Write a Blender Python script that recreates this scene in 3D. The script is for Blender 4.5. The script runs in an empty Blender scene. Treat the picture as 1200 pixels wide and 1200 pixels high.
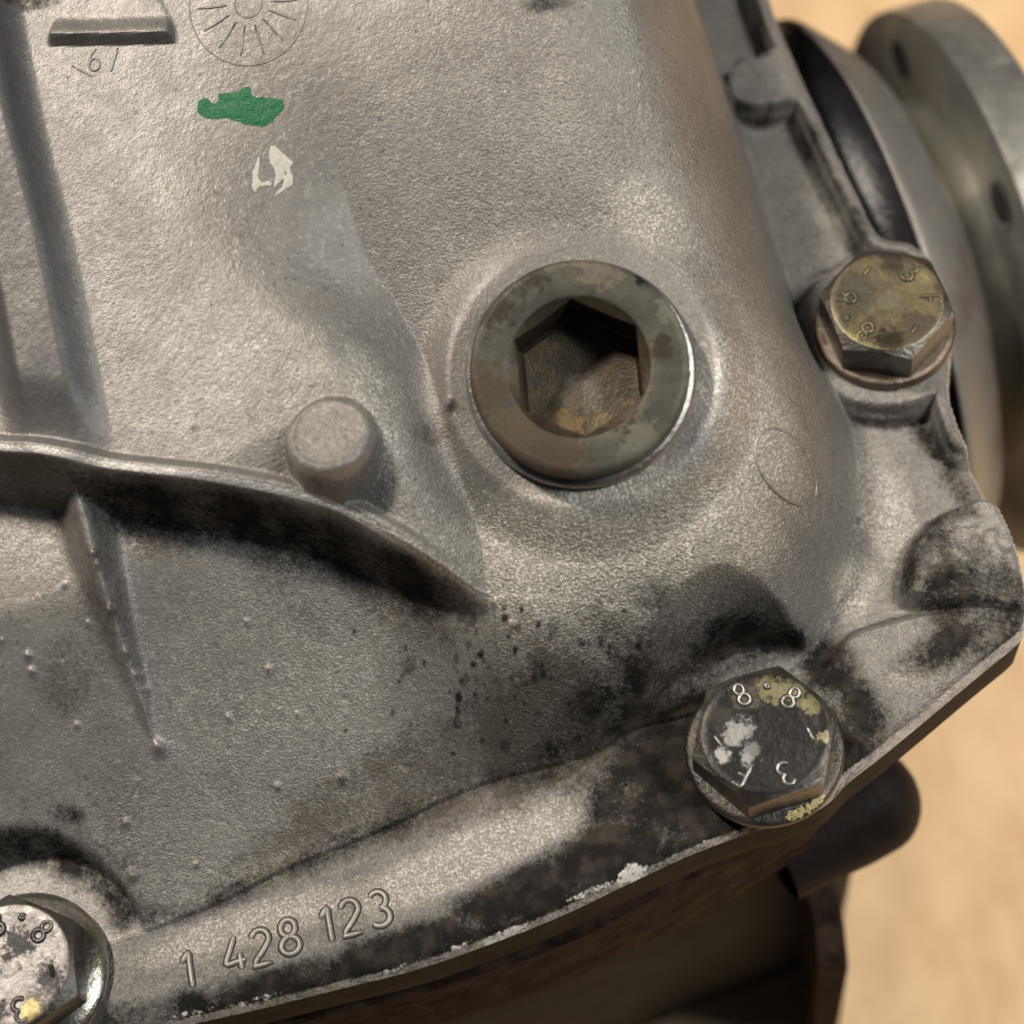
import bpy, math, random
import numpy as np
from mathutils import Vector, Matrix

# ---------------------------------------------------------------- units, camera, light
# design unit: 1 u = 0.1 mm; flange plane of the cover is z = 0, z points out of the cover
S = 1e-4
TH = math.radians(25.0)          # camera leans towards the lower edge of the cover
PHI = math.radians(6.5)          # and a little to its right
DIST = 2400.0
FOC = 2400.0                     # focal length in photograph pixels (1200 px frame)
sc = bpy.context.scene
C = sc.collection

cam = bpy.data.cameras.new('camera')
cam.sensor_width = 36.0
cam.lens = 36.0 * FOC / 1200.0
cam.clip_start, cam.clip_end = 0.005, 20.0
camo = bpy.data.objects.new('camera', cam)
CROT = Matrix.Rotation(PHI, 3, 'Y') @ Matrix.Rotation(TH, 3, 'X')
camo.location = CROT @ Vector((0, 0, DIST * S))
camo.rotation_euler = CROT.to_euler()
C.objects.link(camo)
sc.camera = camo
cam.dof.use_dof = True
cam.dof.focus_distance = 2230 * S
cam.dof.aperture_fstop = 14.0

w = bpy.data.worlds.new('World')
sc.world = w
w.use_nodes = True
w.node_tree.nodes['Background'].inputs[0].default_value = (0.62, 0.66, 0.80, 1)
w.node_tree.nodes['Background'].inputs[1].default_value = 0.025


def area(name, loc, target, size, size_y, power, col):
    l = bpy.data.lights.new(name, 'AREA')
    l.shape = 'RECTANGLE'
    l.size, l.size_y = size, size_y
    l.energy = power
    l.color = col
    o = bpy.data.objects.new(name, l)
    o.location = loc
    o.rotation_euler = (Vector(target) - Vector(loc)).to_track_quat('-Z', 'Y').to_euler()
    C.objects.link(o)
    return o


area('ceiling_lamp', (-0.36, 0.24, 0.78), (0, 0, 0), 0.08, 0.08, 6.2, (1.0, 0.90, 0.77))
area('window_light', (0.62, -0.10, 0.76), (0, 0, 0), 0.22, 0.30, 2.3, (0.88, 0.94, 1.0))
sl = area('side_lamp', (0.36, -0.03, 0.45), (0.23, 0.0, -0.106), 0.10, 0.10, 0.7, (1.0, 0.90, 0.76))
sl.data.spread = math.radians(60)

sc.view_settings.view_transform = 'Standard'
sc.view_settings.look = 'None'
sc.view_settings.exposure = 0.0
sc.view_settings.gamma = 1.0
sc.view_settings.use_curve_mapping = False
sc.render.engine = 'CYCLES'
sc.cycles.use_denoising = True
sc.cycles.max_bounces = 5
sc.cycles.use_adaptive_sampling = True
sc.cycles.adaptive_threshold = 0.025

# ---------------------------------------------------------------- maths helpers
RM = np.array(CROT)
CAM = RM @ np.array([0, 0, DIST])


def at(px, py, z=0.0):
    """point at height z that the photograph shows at (px, py)"""
    d = RM @ np.array([(px - 600) / FOC, (600 - py) / FOC, -1.0])
    t = (z - CAM[2]) / d[2]
    p = CAM + t * d
    return np.array([p[0], p[1], z])


def at_many(pts, z=0.0):
    return np.array([at(a, b, z)[:2] for a, b in pts])


def sstep(a, b, x):
    t = np.clip((x - a) / (b - a), 0, 1)
    return t * t * (3 - 2 * t)


def smin(a, b, k):
    h = np.clip(0.5 + 0.5 * (b - a) / k, 0, 1)
    return b * (1 - h) + a * h - k * h * (1 - h)


def smax(a, b, k):
    return -smin(-a, -b, k)


def catmull(P, n=8):
    P = np.asarray(P, float)
    Q = np.vstack([2 * P[0] - P[1], P, 2 * P[-1] - P[-2]])
    out = []
    for i in range(1, len(Q) - 2):
        for k in range(n):
            t = k / n
            out.append(0.5 * (2 * Q[i] + (Q[i + 1] - Q[i - 1]) * t + (2 * Q[i - 1] - 5 * Q[i] + 4 * Q[i + 1] - Q[i + 2]) * t * t + (3 * Q[i] - Q[i - 1] - 3 * Q[i + 1] + Q[i + 2]) * t ** 3))
    out.append(P[-1])
    return np.array(out)


def poly_dist(X, Y, P, closed=False):
    """distance to a polyline, signed side of nearest segment (+ = left of travel), arc parameter 0..1"""
    P = np.asarray(P, float)
    if closed:
        P = np.vstack([P, P[:1]])
    L = np.r_[0, np.cumsum(np.linalg.norm(np.diff(P, axis=0), axis=1))]
    best = np.full(X.shape, 1e18, np.float64)
    side = np.zeros(X.shape)
    par = np.zeros(X.shape)
    for i in range(len(P) - 1):
        a, b = P[i], P[i + 1]
        ex, ey = b - a
        l2 = ex * ex + ey * ey
        if l2 == 0:
            continue
        t = np.clip(((X - a[0]) * ex + (Y - a[1]) * ey) / l2, 0, 1)
        dx, dy = X - a[0] - t * ex, Y - a[1] - t * ey
        d2 = dx * dx + dy * dy
        m = d2 < best
        best = np.where(m, d2, best)
        side = np.where(m, ex * dy - ey * dx, side)
        par = np.where(m, (L[i] + t * math.sqrt(l2)) / L[-1], par)
    return np.sqrt(best), np.sign(side), par


def inside(X, Y, P):
    P = np.asarray(P, float)
    r = np.zeros(X.shape, bool)
    n = len(P)
    for i in range(n):
        (x1, y1), (x2, y2) = P[i], P[(i + 1) % n]
        if y1 == y2:
            continue
        c = ((y1 > Y) != (y2 > Y)) & (X < (x2 - x1) * (Y - y1) / (y2 - y1) + x1)
        r ^= c
    return r


def _hash(i, j, seed):
    h = (i.astype(np.int64) * 374761393 + j.astype(np.int64) * 668265263 + seed * 974634777) & 0x7fffffff
    h = ((h ^ (h >> 13)) * 1274126177) & 0x7fffffff
    h = h ^ (h >> 16)
    return (h & 0xffff) / 65535.0


def vnoise(X, Y, cell, seed):
    x, y = X / cell, Y / cell
    i, j = np.floor(x), np.floor(y)
    fx, fy = x - i, y - j
    fx = fx * fx * fx * (fx * (fx * 6 - 15) + 10)
    fy = fy * fy * fy * (fy * (fy * 6 - 15) + 10)
    a, b = _hash(i, j, seed), _hash(i + 1, j, seed)
    c, d = _hash(i, j + 1, seed), _hash(i + 1, j + 1, seed)
    return (a * (1 - fx) + b * fx) * (1 - fy) + (c * (1 - fx) + d * fx) * fy


def fbm(X, Y, cell, seed, octaves=4, gain=0.5):
    s, amp, tot = 0, 1.0, 0
    ca, sa = math.cos(0.6), math.sin(0.6)
    for o in range(octaves):
        s = s + amp * vnoise(X, Y, cell, seed + o * 17)
        tot += amp
        amp *= gain
        cell *= 0.5
        X, Y = ca * X - sa * Y, sa * X + ca * Y
    return s / tot


# ---------------------------------------------------------------- materials
def new_mat(name):
    m = bpy.data.materials.new(name)
    m.use_nodes = True
    nt = m.node_tree
    b = nt.nodes['Principled BSDF']
    return m, nt, b


class NB:
    """small node helper"""
    def __init__(self, nt):
        self.nt = nt
        self.co = nt.nodes.new('ShaderNodeTexCoord').outputs['Object']

    def n(self, t, **kw):
        o = self.nt.nodes.new(t)
        for k, v in kw.items():
            setattr(o, k, v)
        return o

    def link(self, a, b):
        self.nt.links.new(a, b)

    def val(self, sock, v):
        if hasattr(v, 'node') or isinstance(v, bpy.types.NodeSocket):
            self.link(v, sock)
        else:
            sock.default_value = v

    def noise(self, cell, detail=4, rough=0.55, seed=0.0):
        t = self.n('ShaderNodeTexNoise')
        t.noise_dimensions = '4D'
        self.link(self.co, t.inputs['Vector'])
        t.inputs['W'].default_value = seed
        t.inputs['Scale'].default_value = 1.0 / (cell * S)
        t.inputs['Detail'].default_value = detail
        t.inputs['Roughness'].default_value = rough
        return t.outputs['Fac']

    def voro(self, cell, feature='F1', out='Distance'):
        t = self.n('ShaderNodeTexVoronoi')
        t.feature = feature
        self.link(self.co, t.inputs['Vector'])
        t.inputs['Scale'].default_value = 1.0 / (cell * S)
        return t.outputs[out]

    def ramp(self, x, a, b):
        t = self.n('ShaderNodeMapRange')
        t.interpolation_type = 'SMOOTHSTEP'
        self.val(t.inputs[0], x)
        t.inputs[1].default_value, t.inputs[2].default_value = a, b
        return t.outputs[0]

    def lin(self, x, a, b, c, d):
        t = self.n('ShaderNodeMapRange')
        self.val(t.inputs[0], x)
        for i, v in enumerate((a, b, c, d)):
            t.inputs[i + 1].default_value = v
        return t.outputs[0]

    def m(self, op, a, b=0.0):
        t = self.n('ShaderNodeMath', operation=op)
        self.val(t.inputs[0], a)
        self.val(t.inputs[1], b)
        return t.outputs[0]

    def mix(self, f, a, b):
        t = self.n('ShaderNodeMix', data_type='RGBA')
        self.val(t.inputs[0], f)
        for s, v in ((t.inputs[6], a), (t.inputs[7], b)):
            if isinstance(v, tuple):
                s.default_value = (*v, 1)
            else:
                self.link(v, s)
        return t.outputs[2]

    def attr(self, name):
        t = self.n('ShaderNodeAttribute')
        t.attribute_name = name
        return t.outputs['Fac']

    def bump(self, h, dist, strength=1.0, prev=None):
        t = self.n('ShaderNodeBump')
        self.link(h, t.inputs['Height'])
        t.inputs['Distance'].default_value = dist * S
        t.inputs['Strength'].default_value = strength
        if prev is not None:
            self.link(prev, t.inputs['Normal'])
        return t.outputs[0]


def cast_aluminium():
    m, nt, b = new_mat('cast_aluminium')
    k = NB(nt)
    cloud = k.noise(130, 5, 0.6, 1.0)
    cloud2 = k.noise(40, 6, 0.65, 2.0)
    grain = k.noise(3.0, 3, 0.6, 3.0)
    fleck = k.noise(2.6, 2, 0.5, 4.0)
    spot = k.noise(8, 3, 0.6, 14.0)
    tex = k.attr('tex')
    col = k.mix(k.ramp(cloud, 0.35, 0.68), (0.30, 0.287, 0.272), (0.40, 0.385, 0.36))
    col = k.mix(k.m('MULTIPLY', k.ramp(cloud2, 0.48, 0.72), 0.45), col, (0.33, 0.30, 0.27))
    col = k.mix(k.m('MULTIPLY', k.ramp(spot, 0.52, 0.68), 0.5), col, (0.54, 0.525, 0.50))
    col = k.mix(k.m('MULTIPLY', k.m('MULTIPLY', k.ramp(fleck, 0.54, 0.70), 0.6), tex), col, (0.64, 0.625, 0.59))
    col = k.mix(k.m('MULTIPLY', k.m('MULTIPLY', k.ramp(grain, 0.50, 0.32), 0.5), tex), col, (0.17, 0.16, 0.145))
    # sparkle painted in as pale specks, plus dark pin holes, thinly and unevenly strewn
    vs = k.n('ShaderNodeTexVoronoi')
    k.link(k.co, vs.inputs['Vector'])
    vs.inputs['Scale'].default_value = 1.0 / (7.5 * S)
    sep = k.n('ShaderNodeSeparateColor')
    k.link(vs.outputs['Color'], sep.inputs[0])
    near_ = k.ramp(vs.outputs['Distance'], 0.30, 0.10)
    dens = k.lin(cloud, 0.3, 0.7, 0.90, 0.72)
    glint = k.m('MULTIPLY', near_, k.m('GREATER_THAN', sep.outputs[0], dens))
    col = k.mix(k.m('MULTIPLY', glint, 0.38), col, (0.80, 0.79, 0.75))
    hol = k.m('MULTIPLY', k.ramp(vs.outputs['Distance'], 0.34, 0.2), k.m('GREATER_THAN', sep.outputs[1], 0.90))
    col = k.mix(k.m('MULTIPLY', hol, 0.5), col, (0.10, 0.09, 0.078))
    pits = k.ramp(k.noise(6.5, 3, 0.65, 21.0), 0.60, 0.70)
    col = k.mix(k.m('MULTIPLY', k.m('MULTIPLY', pits, 0.55), tex), col, (0.12, 0.108, 0.092))
    pat = k.m('MULTIPLY', k.attr('patina'), k.lin(cloud2, 0.3, 0.7, 0.7, 1.0))
    col = k.mix(pat, col, (0.150, 0.147, 0.148))
    for ang, sd_ in ((0.35, 3.0), (-0.9, 8.0)):
        mp = k.n('ShaderNodeMapping')
        mp.inputs['Rotation'].default_value = (0, 0, ang)
        mp.inputs['Scale'].default_value = (1.0, 0.035, 1.0)
        k.link(k.co, mp.inputs['Vector'])
        co0, k.co = k.co, mp.outputs[0]
        scr = k.ramp(k.noise(2.2, 2, 0.5, sd_), 0.70, 0.76)
        k.co = co0
        col = k.mix(k.m('MULTIPLY', k.m('MULTIPLY', scr, 0.5), k.ramp(k.noise(70, 3, 0.5, sd_ + 1), 0.45, 0.6)), col, (0.60, 0.59, 0.57))
    cl = k.m('MULTIPLY', k.ramp(k.m('ADD', k.attr('clean_sheen'), k.m('MULTIPLY', k.m('SUBTRACT', k.noise(16, 5, 0.7, 41.0), 0.5), 1.1)), 0.15, 0.95), 0.95)
    col = k.mix(cl, col, k.mix(k.ramp(fleck, 0.46, 0.62), (0.40, 0.385, 0.345), (0.72, 0.70, 0.655)))
    # stains, grime and some painted shade, laid out per vertex and broken up here
    edge = k.m('SUBTRACT', k.noise(7, 5, 0.75, 5.0), 0.5)
    edge2 = k.m('SUBTRACT', k.noise(34, 4, 0.6, 9.0), 0.5)
    edge3 = k.m('SUBTRACT', k.noise(2.6, 3, 0.7, 15.0), 0.5)
    brk = k.m('ADD', k.m('ADD', k.m('MULTIPLY', edge, 0.9), k.m('MULTIPLY', edge2, 0.5)), k.m('MULTIPLY', edge3, 0.7))
    brown = k.ramp(k.m('ADD', k.attr('stain_shade'), brk), 0.38, 0.80)
    col = k.mix(k.m('MULTIPLY', brown, 0.72), col, (0.105, 0.085, 0.064))
    gr = k.lin(k.m('ADD', k.attr('grime_shade'), k.m('MULTIPLY', brk, 1.1)), 0.22, 0.86, 0.0, 1.0)
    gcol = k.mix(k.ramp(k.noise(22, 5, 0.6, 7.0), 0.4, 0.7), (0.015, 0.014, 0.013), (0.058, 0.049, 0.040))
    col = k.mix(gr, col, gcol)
    wn = k.ramp(k.m('ADD', k.attr('worn'), k.m('MULTIPLY', brk, 0.7)), 0.45, 0.75)
    col = k.mix(wn, col, (0.60, 0.585, 0.56))
    wh = k.ramp(k.m('ADD', k.attr('white'), k.m('MULTIPLY', edge, 1.5)), 0.55, 0.75)
    col = k.mix(wh, col, (0.70, 0.69, 0.66))
    k.link(col, b.inputs['Base Color'])
    met = k.m('MULTIPLY', k.m('SUBTRACT', 1.0, gr), 0.58)
    met = k.m('MULTIPLY', k.m('MAXIMUM', met, k.m('MULTIPLY', wn, 0.8)), k.m('SUBTRACT', 1.0, wh))
    k.link(met, b.inputs['Metallic'])
    smooth = k.attr('smooth')
    r0 = k.m('ADD', k.lin(cloud2, 0.3, 0.7, 0.45, 0.57), k.m('MULTIPLY', gr, 0.15))
    k.link(k.m('SUBTRACT', 0.5, k.m('MULTIPLY', gr, 0.42)), b.inputs['Specular IOR Level'])
    k.link(k.m('ADD', r0, k.m('MULTIPLY', wh, 0.3)), b.inputs['Roughness'])
    # cast skin: fine pebbled relief, calmer on machined / rubbed areas and under caked grime
    calm = k.m('SUBTRACT', 1.0, k.m('MAXIMUM', k.m('MULTIPLY', smooth, 0.75), k.m('MULTIPLY', gr, 0.6)))
    h = k.m('MULTIPLY', k.m('MULTIPLY', k.noise(2.6, 2, 0.6, 11.0), calm), tex)
    n1 = k.bump(h, 3.0, 0.9)
    n2 = k.bump(k.m('MULTIPLY', k.noise(8, 2, 0.5, 12.0), tex), 1.1, 0.3, n1)
    # tiny bright grains of the cast skin, each tilted its own way
    vc = k.n('ShaderNodeTexVoronoi')
    k.link(k.co, vc.inputs['Vector'])
    vc.inputs['Scale'].default_value = 1.0 / (3.4 * S)
    off = k.n('ShaderNodeVectorMath', operation='SUBTRACT')
    k.link(vc.outputs['Color'], off.inputs[0])
    off.inputs[1].default_value = (0.5, 0.5, 0.5)
    scl = k.n('ShaderNodeVectorMath', operation='SCALE')
    k.link(off.outputs[0], scl.inputs[0])
    sparse = k.ramp(k.noise(5.0, 2, 0.5, 31.0), 0.52, 0.66)
    k.link(k.m('MULTIPLY', k.m('MULTIPLY', calm, tex), k.lin(sparse, 0.0, 1.0, 0.10, 0.42)), scl.inputs['Scale'])
    add = k.n('ShaderNodeVectorMath', operation='ADD')
    k.link(n2, add.inputs[0])
    k.link(scl.outputs[0], add.inputs[1])
    nrm = k.n('ShaderNodeVectorMath', operation='NORMALIZE')
    k.link(add.outputs[0], nrm.inputs[0])
    k.link(nrm.outputs[0], b.inputs['Normal'])
    return m


def steel(name, a, bcol, c, rough=(0.3, 0.5), metallic=0.75, cells=(45, 12), bumpd=1.2, thr=(0.45, 0.62)):
    """plated / stained steel: two tones in patches plus small pits of a third"""
    m, nt, b = new_mat(name)
    k = NB(nt)
    p = k.noise(cells[0], 6, 0.62, 1.5)
    q = k.noise(cells[1], 5, 0.7, 3.5)
    col = k.mix(k.ramp(p, *thr), a, bcol)
    pit = k.ramp(q, 0.58, 0.70)
    col = k.mix(k.m('MULTIPLY', pit, 0.8), col, c)
    k.link(col, b.inputs['Base Color'])
    k.link(k.m('MULTIPLY', k.m('SUBTRACT', 1.0, k.m('MULTIPLY', pit, 0.6)), metallic), b.inputs['Metallic'])
    k.link(k.lin(q, 0.3, 0.7, rough[0], rough[1]), b.inputs['Roughness'])
    n1 = k.bump(k.noise(cells[1] * 0.7, 5, 0.65, 6.0), bumpd * 4, 0.5)
    k.link(n1, b.inputs['Normal'])
    return m


def patched(name, base, base2, patches, rough=(0.28, 0.42), metallic=0.4):
    """worn plating: patches (x, y, radius, colour) in the bolt's own plan"""
    m, nt, b = new_mat(name)
    k = NB(nt)
    q = k.noise(7, 5, 0.7, 2.5)
    col = k.mix(k.ramp(k.noise(26, 5, 0.6, 1.5), 0.4, 0.62), base, base2)
    for i, (x, y, r_, c_) in enumerate(patches):
        vm = k.n('ShaderNodeVectorMath', operation='SUBTRACT')
        k.link(k.co, vm.inputs[0])
        vm.inputs[1].default_value = (x * S, y * S, 0)
        ml = k.n('ShaderNodeVectorMath', operation='MULTIPLY')
        k.link(vm.outputs[0], ml.inputs[0])
        ml.inputs[1].default_value = (1 / (r_ * S), 1 / (r_ * S), 0)
        le = k.n('ShaderNodeVectorMath', operation='LENGTH')
        k.link(ml.outputs[0], le.inputs[0])
        nz = k.m('MULTIPLY', k.m('SUBTRACT', k.noise(9, 5, 0.72, 20.0 + i), 0.5), 4.2)
        col = k.mix(k.ramp(k.m('ADD', le.outputs['Value'], nz), 1.3, 0.6), col, c_)
    k.link(col, b.inputs['Base Color'])
    b.inputs['Metallic'].default_value = metallic
    k.link(k.lin(q, 0.3, 0.7, rough[0], rough[1]), b.inputs['Roughness'])
    k.link(k.bump(q, 1.6, 0.5), b.inputs['Normal'])
    return m


def plain(name, col, rough=0.5, metallic=0.0, cell=30, var=0.35, bumpd=2.0, spec=0.5):
    m, nt, b = new_mat(name)
    k = NB(nt)
    p = k.noise(cell, 6, 0.65, 0.7)
    dark = tuple(c * (1 - var) for c in col)
    lite = tuple(min(1, c * (1 + var)) for c in col)
    k.link(k.mix(k.ramp(p, 0.32, 0.68), dark, lite), b.inputs['Base Color'])
    b.inputs['Specular IOR Level'].default_value = spec
    b.inputs['Metallic'].default_value = metallic
    k.link(k.lin(p, 0.3, 0.7, rough - 0.08, rough + 0.1), b.inputs['Roughness'])
    k.link(k.bump(k.noise(cell * 0.25, 5, 0.65, 4.0), bumpd, 0.6), b.inputs['Normal'])
    return m


def wood_mat():
    m, nt, b = new_mat('pale_board')
    k = NB(nt)
    mp = k.n('ShaderNodeMapping')
    mp.inputs['Scale'].default_value = (1.0, 0.55, 1.0)
    mp.inputs['Rotation'].default_value = (0, 0, 0.5)
    k.link(k.co, mp.inputs['Vector'])
    k.co = mp.outputs[0]
    g = k.noise(90, 6, 0.65, 2.0)
    g2 = k.noise(330, 5, 0.6, 5.0)
    col = k.mix(k.ramp(g, 0.35, 0.7), (0.76, 0.54, 0.31), (0.60, 0.40, 0.215))
    col = k.mix(k.m('MULTIPLY', k.ramp(g2, 0.45, 0.7), 0.5), col, (0.84, 0.64, 0.41))
    k.link(col, b.inputs['Base Color'])
    b.inputs['Roughness'].default_value = 0.6
    k.link(k.bump(g, 4, 0.5), b.inputs['Normal'])
    return m


M = {}
M['cast'] = cast_aluminium()
M['plug'] = steel('weathered_plug_steel', (0.105, 0.102, 0.085), (0.082, 0.066, 0.043), (0.032, 0.025, 0.018), (0.38, 0.55), 0.5, (48, 10), 0.6)
M['socket_'] = steel('brown_socket_steel', (0.085, 0.07, 0.05), (0.13, 0.10, 0.055), (0.04, 0.03, 0.02), (0.35, 0.5), 0.5, (50, 10), 0.6)
M['ring'] = steel('aluminium_sealing_ring', (0.42, 0.42, 0.41), (0.28, 0.28, 0.27), (0.12, 0.11, 0.10), (0.25, 0.4), 0.8, (60, 10), 0.5)
M['brass'] = steel('yellow_zinc_plating', (0.26, 0.225, 0.125), (0.15, 0.135, 0.095), (0.05, 0.04, 0.027), (0.34, 0.52), 0.75, (18, 6), 0.45)
YEL, WHT, BLK = (0.22, 0.20, 0.105), (0.36, 0.36, 0.35), (0.018, 0.017, 0.018)
BR, DB = (0.080, 0.062, 0.041), (0.040, 0.033, 0.026)
M['plug'] = patched('weathered_plug_steel', (0.074, 0.072, 0.060), (0.105, 0.10, 0.082), [(-99, -34, 26, BR), (-90, 51, 26, DB), (-48, 85, 20, DB), (28, 95, 26, (0.17, 0.15, 0.115)), (71, 70, 9, (0.012, 0.01, 0.008)), (88, 0, 13, DB), (-28, -95, 34, BR), (45, -65, 18, DB), (-70, -75, 24, (0.10, 0.078, 0.048)), (62, -92, 20, (0.16, 0.155, 0.13)), (100, 40, 16, (0.15, 0.145, 0.12))], (0.4, 0.6), 0.5)
M['socket'] = patched('brown_socket_steel', (0.060, 0.050, 0.037), (0.095, 0.075, 0.048), [(0, -6, 20, (0.12, 0.105, 0.08)), (-20, -42, 18, (0.17, 0.12, 0.06)), (20, -40, 12, (0.13, 0.095, 0.05)), (-8, -64, 10, (0.42, 0.41, 0.40))], (0.32, 0.5), 0.6)
M['brass'] = patched('yellow_zinc_plating', (0.24, 0.205, 0.115), (0.15, 0.135, 0.095), [(-30, 15, 20, (0.14, 0.13, 0.10)), (35, -30, 22, (0.15, 0.13, 0.09)), (0, -52, 16, (0.06, 0.05, 0.035)), (48, 30, 12, (0.30, 0.26, 0.13)), (-40, -40, 10, (0.30, 0.25, 0.12)), (10, 52, 16, (0.08, 0.07, 0.05)), (5, 0, 14, (0.24, 0.22, 0.15))], (0.32, 0.5), 0.75)
M['zinc'] = patched('oily_zinc_plating', (0.014, 0.0135, 0.014), (0.026, 0.024, 0.023), [(-27, 5, 13, WHT), (-36, -4, 9, WHT), (-18, -26, 10, WHT), (-12, -18, 8, (0.2, 0.2, 0.2)), (-46, -22, 8, (0.5, 0.5, 0.5)), (10, 50, 14, YEL), (30, 46, 14, YEL), (50, 30, 10, YEL), (62, -8, 7, (0.36, 0.32, 0.2)), (-18, 42, 14, (0.10, 0.09, 0.075)), (-50, 20, 14, (0.05, 0.047, 0.04))], (0.26, 0.4), 0.35)
M['zinc2'] = patched('flaking_zinc_plating', (0.20, 0.19, 0.182), (0.15, 0.142, 0.138), [(46, -14, 17, BLK), (8, 22, 20, BLK), (-8, -48, 15, BLK), (-18, -16, 13, (0.05, 0.045, 0.055)), (36, -38, 15, (0.05, 0.045, 0.04)), (28, -48, 12, (0.24, 0.19, 0.09)), (-40, 45, 16, (0.07, 0.06, 0.065))], (0.28, 0.45), 0.7)
M['headside'] = steel('bolt_side_steel', (0.15, 0.145, 0.13), (0.09, 0.08, 0.065), (0.05, 0.04, 0.03), (0.26, 0.42), 0.8, (40, 10), 0.8)
M['washer'] = steel('rusty_washer_steel', (0.16, 0.13, 0.105), (0.095, 0.07, 0.05), (0.08, 0.055, 0.04), (0.3, 0.45), 0.75, (40, 10), 0.8)
M['washer2'] = steel('bright_washer_steel', (0.55, 0.52, 0.46), (0.40, 0.36, 0.27), (0.2, 0.16, 0.1), (0.2, 0.32), 0.9, (70, 14), 0.5)
M['oily'] = steel('oily_washer_steel', (0.05, 0.048, 0.045), (0.09, 0.08, 0.07), (0.03, 0.028, 0.025), (0.28, 0.42), 0.5, (50, 12), 1.0)
M['rust'] = plain('rusty_housing_iron', (0.036, 0.024, 0.018), 0.85, 0.0, 34, 0.7, 14, 0.1)
M['black'] = plain('black_oily_rubber', (0.006, 0.006, 0.009), 0.24, 0.0, 30, 0.3, 2)
M['hub'] = steel('machined_hub_steel', (0.27, 0.262, 0.25), (0.20, 0.165, 0.14), (0.22, 0.16, 0.12), (0.45, 0.6), 0.7, (160, 40), 0.6)
M['disc'] = steel('grey_flange_steel', (0.33, 0.33, 0.315), (0.46, 0.45, 0.41), (0.18, 0.165, 0.14), (0.34, 0.5), 0.8, (140, 50), 0.6)
M['dark'] = plain('dark_iron', (0.010, 0.008, 0.008), 0.6, 0.0, 50, 0.4, 4, 0.12)
M['sooty'] = plain('sooty_flange_edge', (0.022, 0.019, 0.017), 0.75, 0.0, 24, 0.6, 4, 0.12)
M['hole'] = plain('dark_bore', (0.012, 0.011, 0.010), 0.6, 0.0, 20, 0.3, 1)
M['green'] = plain('green_paint', (0.012, 0.20, 0.075), 0.45, 0.0, 12, 0.35, 1.5)
def streak_paint(name, a, thin):
    m, nt, b = new_mat(name)
    k = NB(nt)
    mp = k.n('ShaderNodeMapping')
    mp.inputs['Scale'].default_value = (0.16, 1.0, 1.0)
    mp.inputs['Rotation'].default_value = (0, 0, 0.05)
    co0 = k.co
    k.link(co0, mp.inputs['Vector'])
    k.co = mp.outputs[0]
    st = k.noise(5, 4, 0.65, 3.0)
    k.co = co0
    f = k.ramp(k.m('ADD', st, k.m('MULTIPLY', k.m('SUBTRACT', k.noise(3, 3, 0.6, 8.0), 0.5), 0.5)), 0.50, 0.72)
    k.link(k.mix(f, a, thin), b.inputs['Base Color'])
    k.link(k.lin(st, 0.3, 0.7, 0.35, 0.6), b.inputs['Roughness'])
    k.link(k.bump(k.m('ADD', st, k.noise(2.6, 2, 0.6, 11.0)), 2.2, 0.7), b.inputs['Normal'])
    return m


M['green'] = streak_paint('green_paint', (0.010, 0.19, 0.07), (0.10, 0.27, 0.15))
M['cream'] = plain('cream_paint', (0.86, 0.85, 0.74), 0.45, 0.0, 5, 0.12, 3.0)
M['yellow'] = plain('yellow_residue', (0.66, 0.58, 0.30), 0.6, 0.0, 6, 0.3, 2.0)
M['dark_line'] = plain('dark_outline', (0.045, 0.038, 0.03), 0.7, 0.0, 6, 0.5, 1.0)
M['wood'] = wood_mat()


# ---------------------------------------------------------------- object helpers
def link(o, parent=None):
    C.objects.link(o)
    if parent is not None:
        o.parent = parent
    return o


def thing(name, label, cat, group=None, loc=(0, 0, 0)):
    o = bpy.data.objects.new(name, None)
    o.empty_display_size = 0.01
    o['label'], o['category'] = label, cat
    if group:
        o['group'] = group
    o.location = [c * S for c in loc]
    C.objects.link(o)
    return o


def mesh_np(name, V, Fc, mat, parent=None, smooth=True, sharp=None, scale=S):
    me = bpy.data.meshes.new(name)
    me.from_pydata([tuple(v) for v in (np.asarray(V) * scale)], [], [tuple(int(i) for i in f) for f in Fc])
    me.materials.append(mat)
    if smooth:
        me.shade_smooth()
        if sharp is not None:
            me.set_sharp_from_angle(angle=math.radians(sharp))
    me.update()
    return link(bpy.data.objects.new(name, me), parent)


def frame(origin, n, up=(0, 1, 0)):
    """4x4 taking local z to n"""
    n = Vector(n).normalized()
    x = Vector(up).cross(n).normalized()
    y = n.cross(x)
    return np.array([[x[0], y[0], n[0]], [x[1], y[1], n[1]], [x[2], y[2], n[2]]]), np.asarray(origin, float)


def lathe(profile, n=96, rfun=None):
    """profile (r, z) rows; rfun(phi, row) may change the radius; open ends closed when r == 0"""
    V, Fc = [], []
    for i, (r, z) in enumerate(profile):
        for j in range(n):
            p = 2 * math.pi * j / n
            rr, zz = (r, z) if rfun is None else rfun(p, i, r, z)
            V.append((rr * math.cos(p), rr * math.sin(p), zz))
    for i in range(len(profile) - 1):
        for j in range(n):
            k = (j + 1) % n
            Fc.append((i * n + j, i * n + k, (i + 1) * n + k, (i + 1) * n + j))
    return np.array(V), Fc


def put(V, fr):
    R, o = fr
    return np.asarray(V) @ R.T + o


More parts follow.
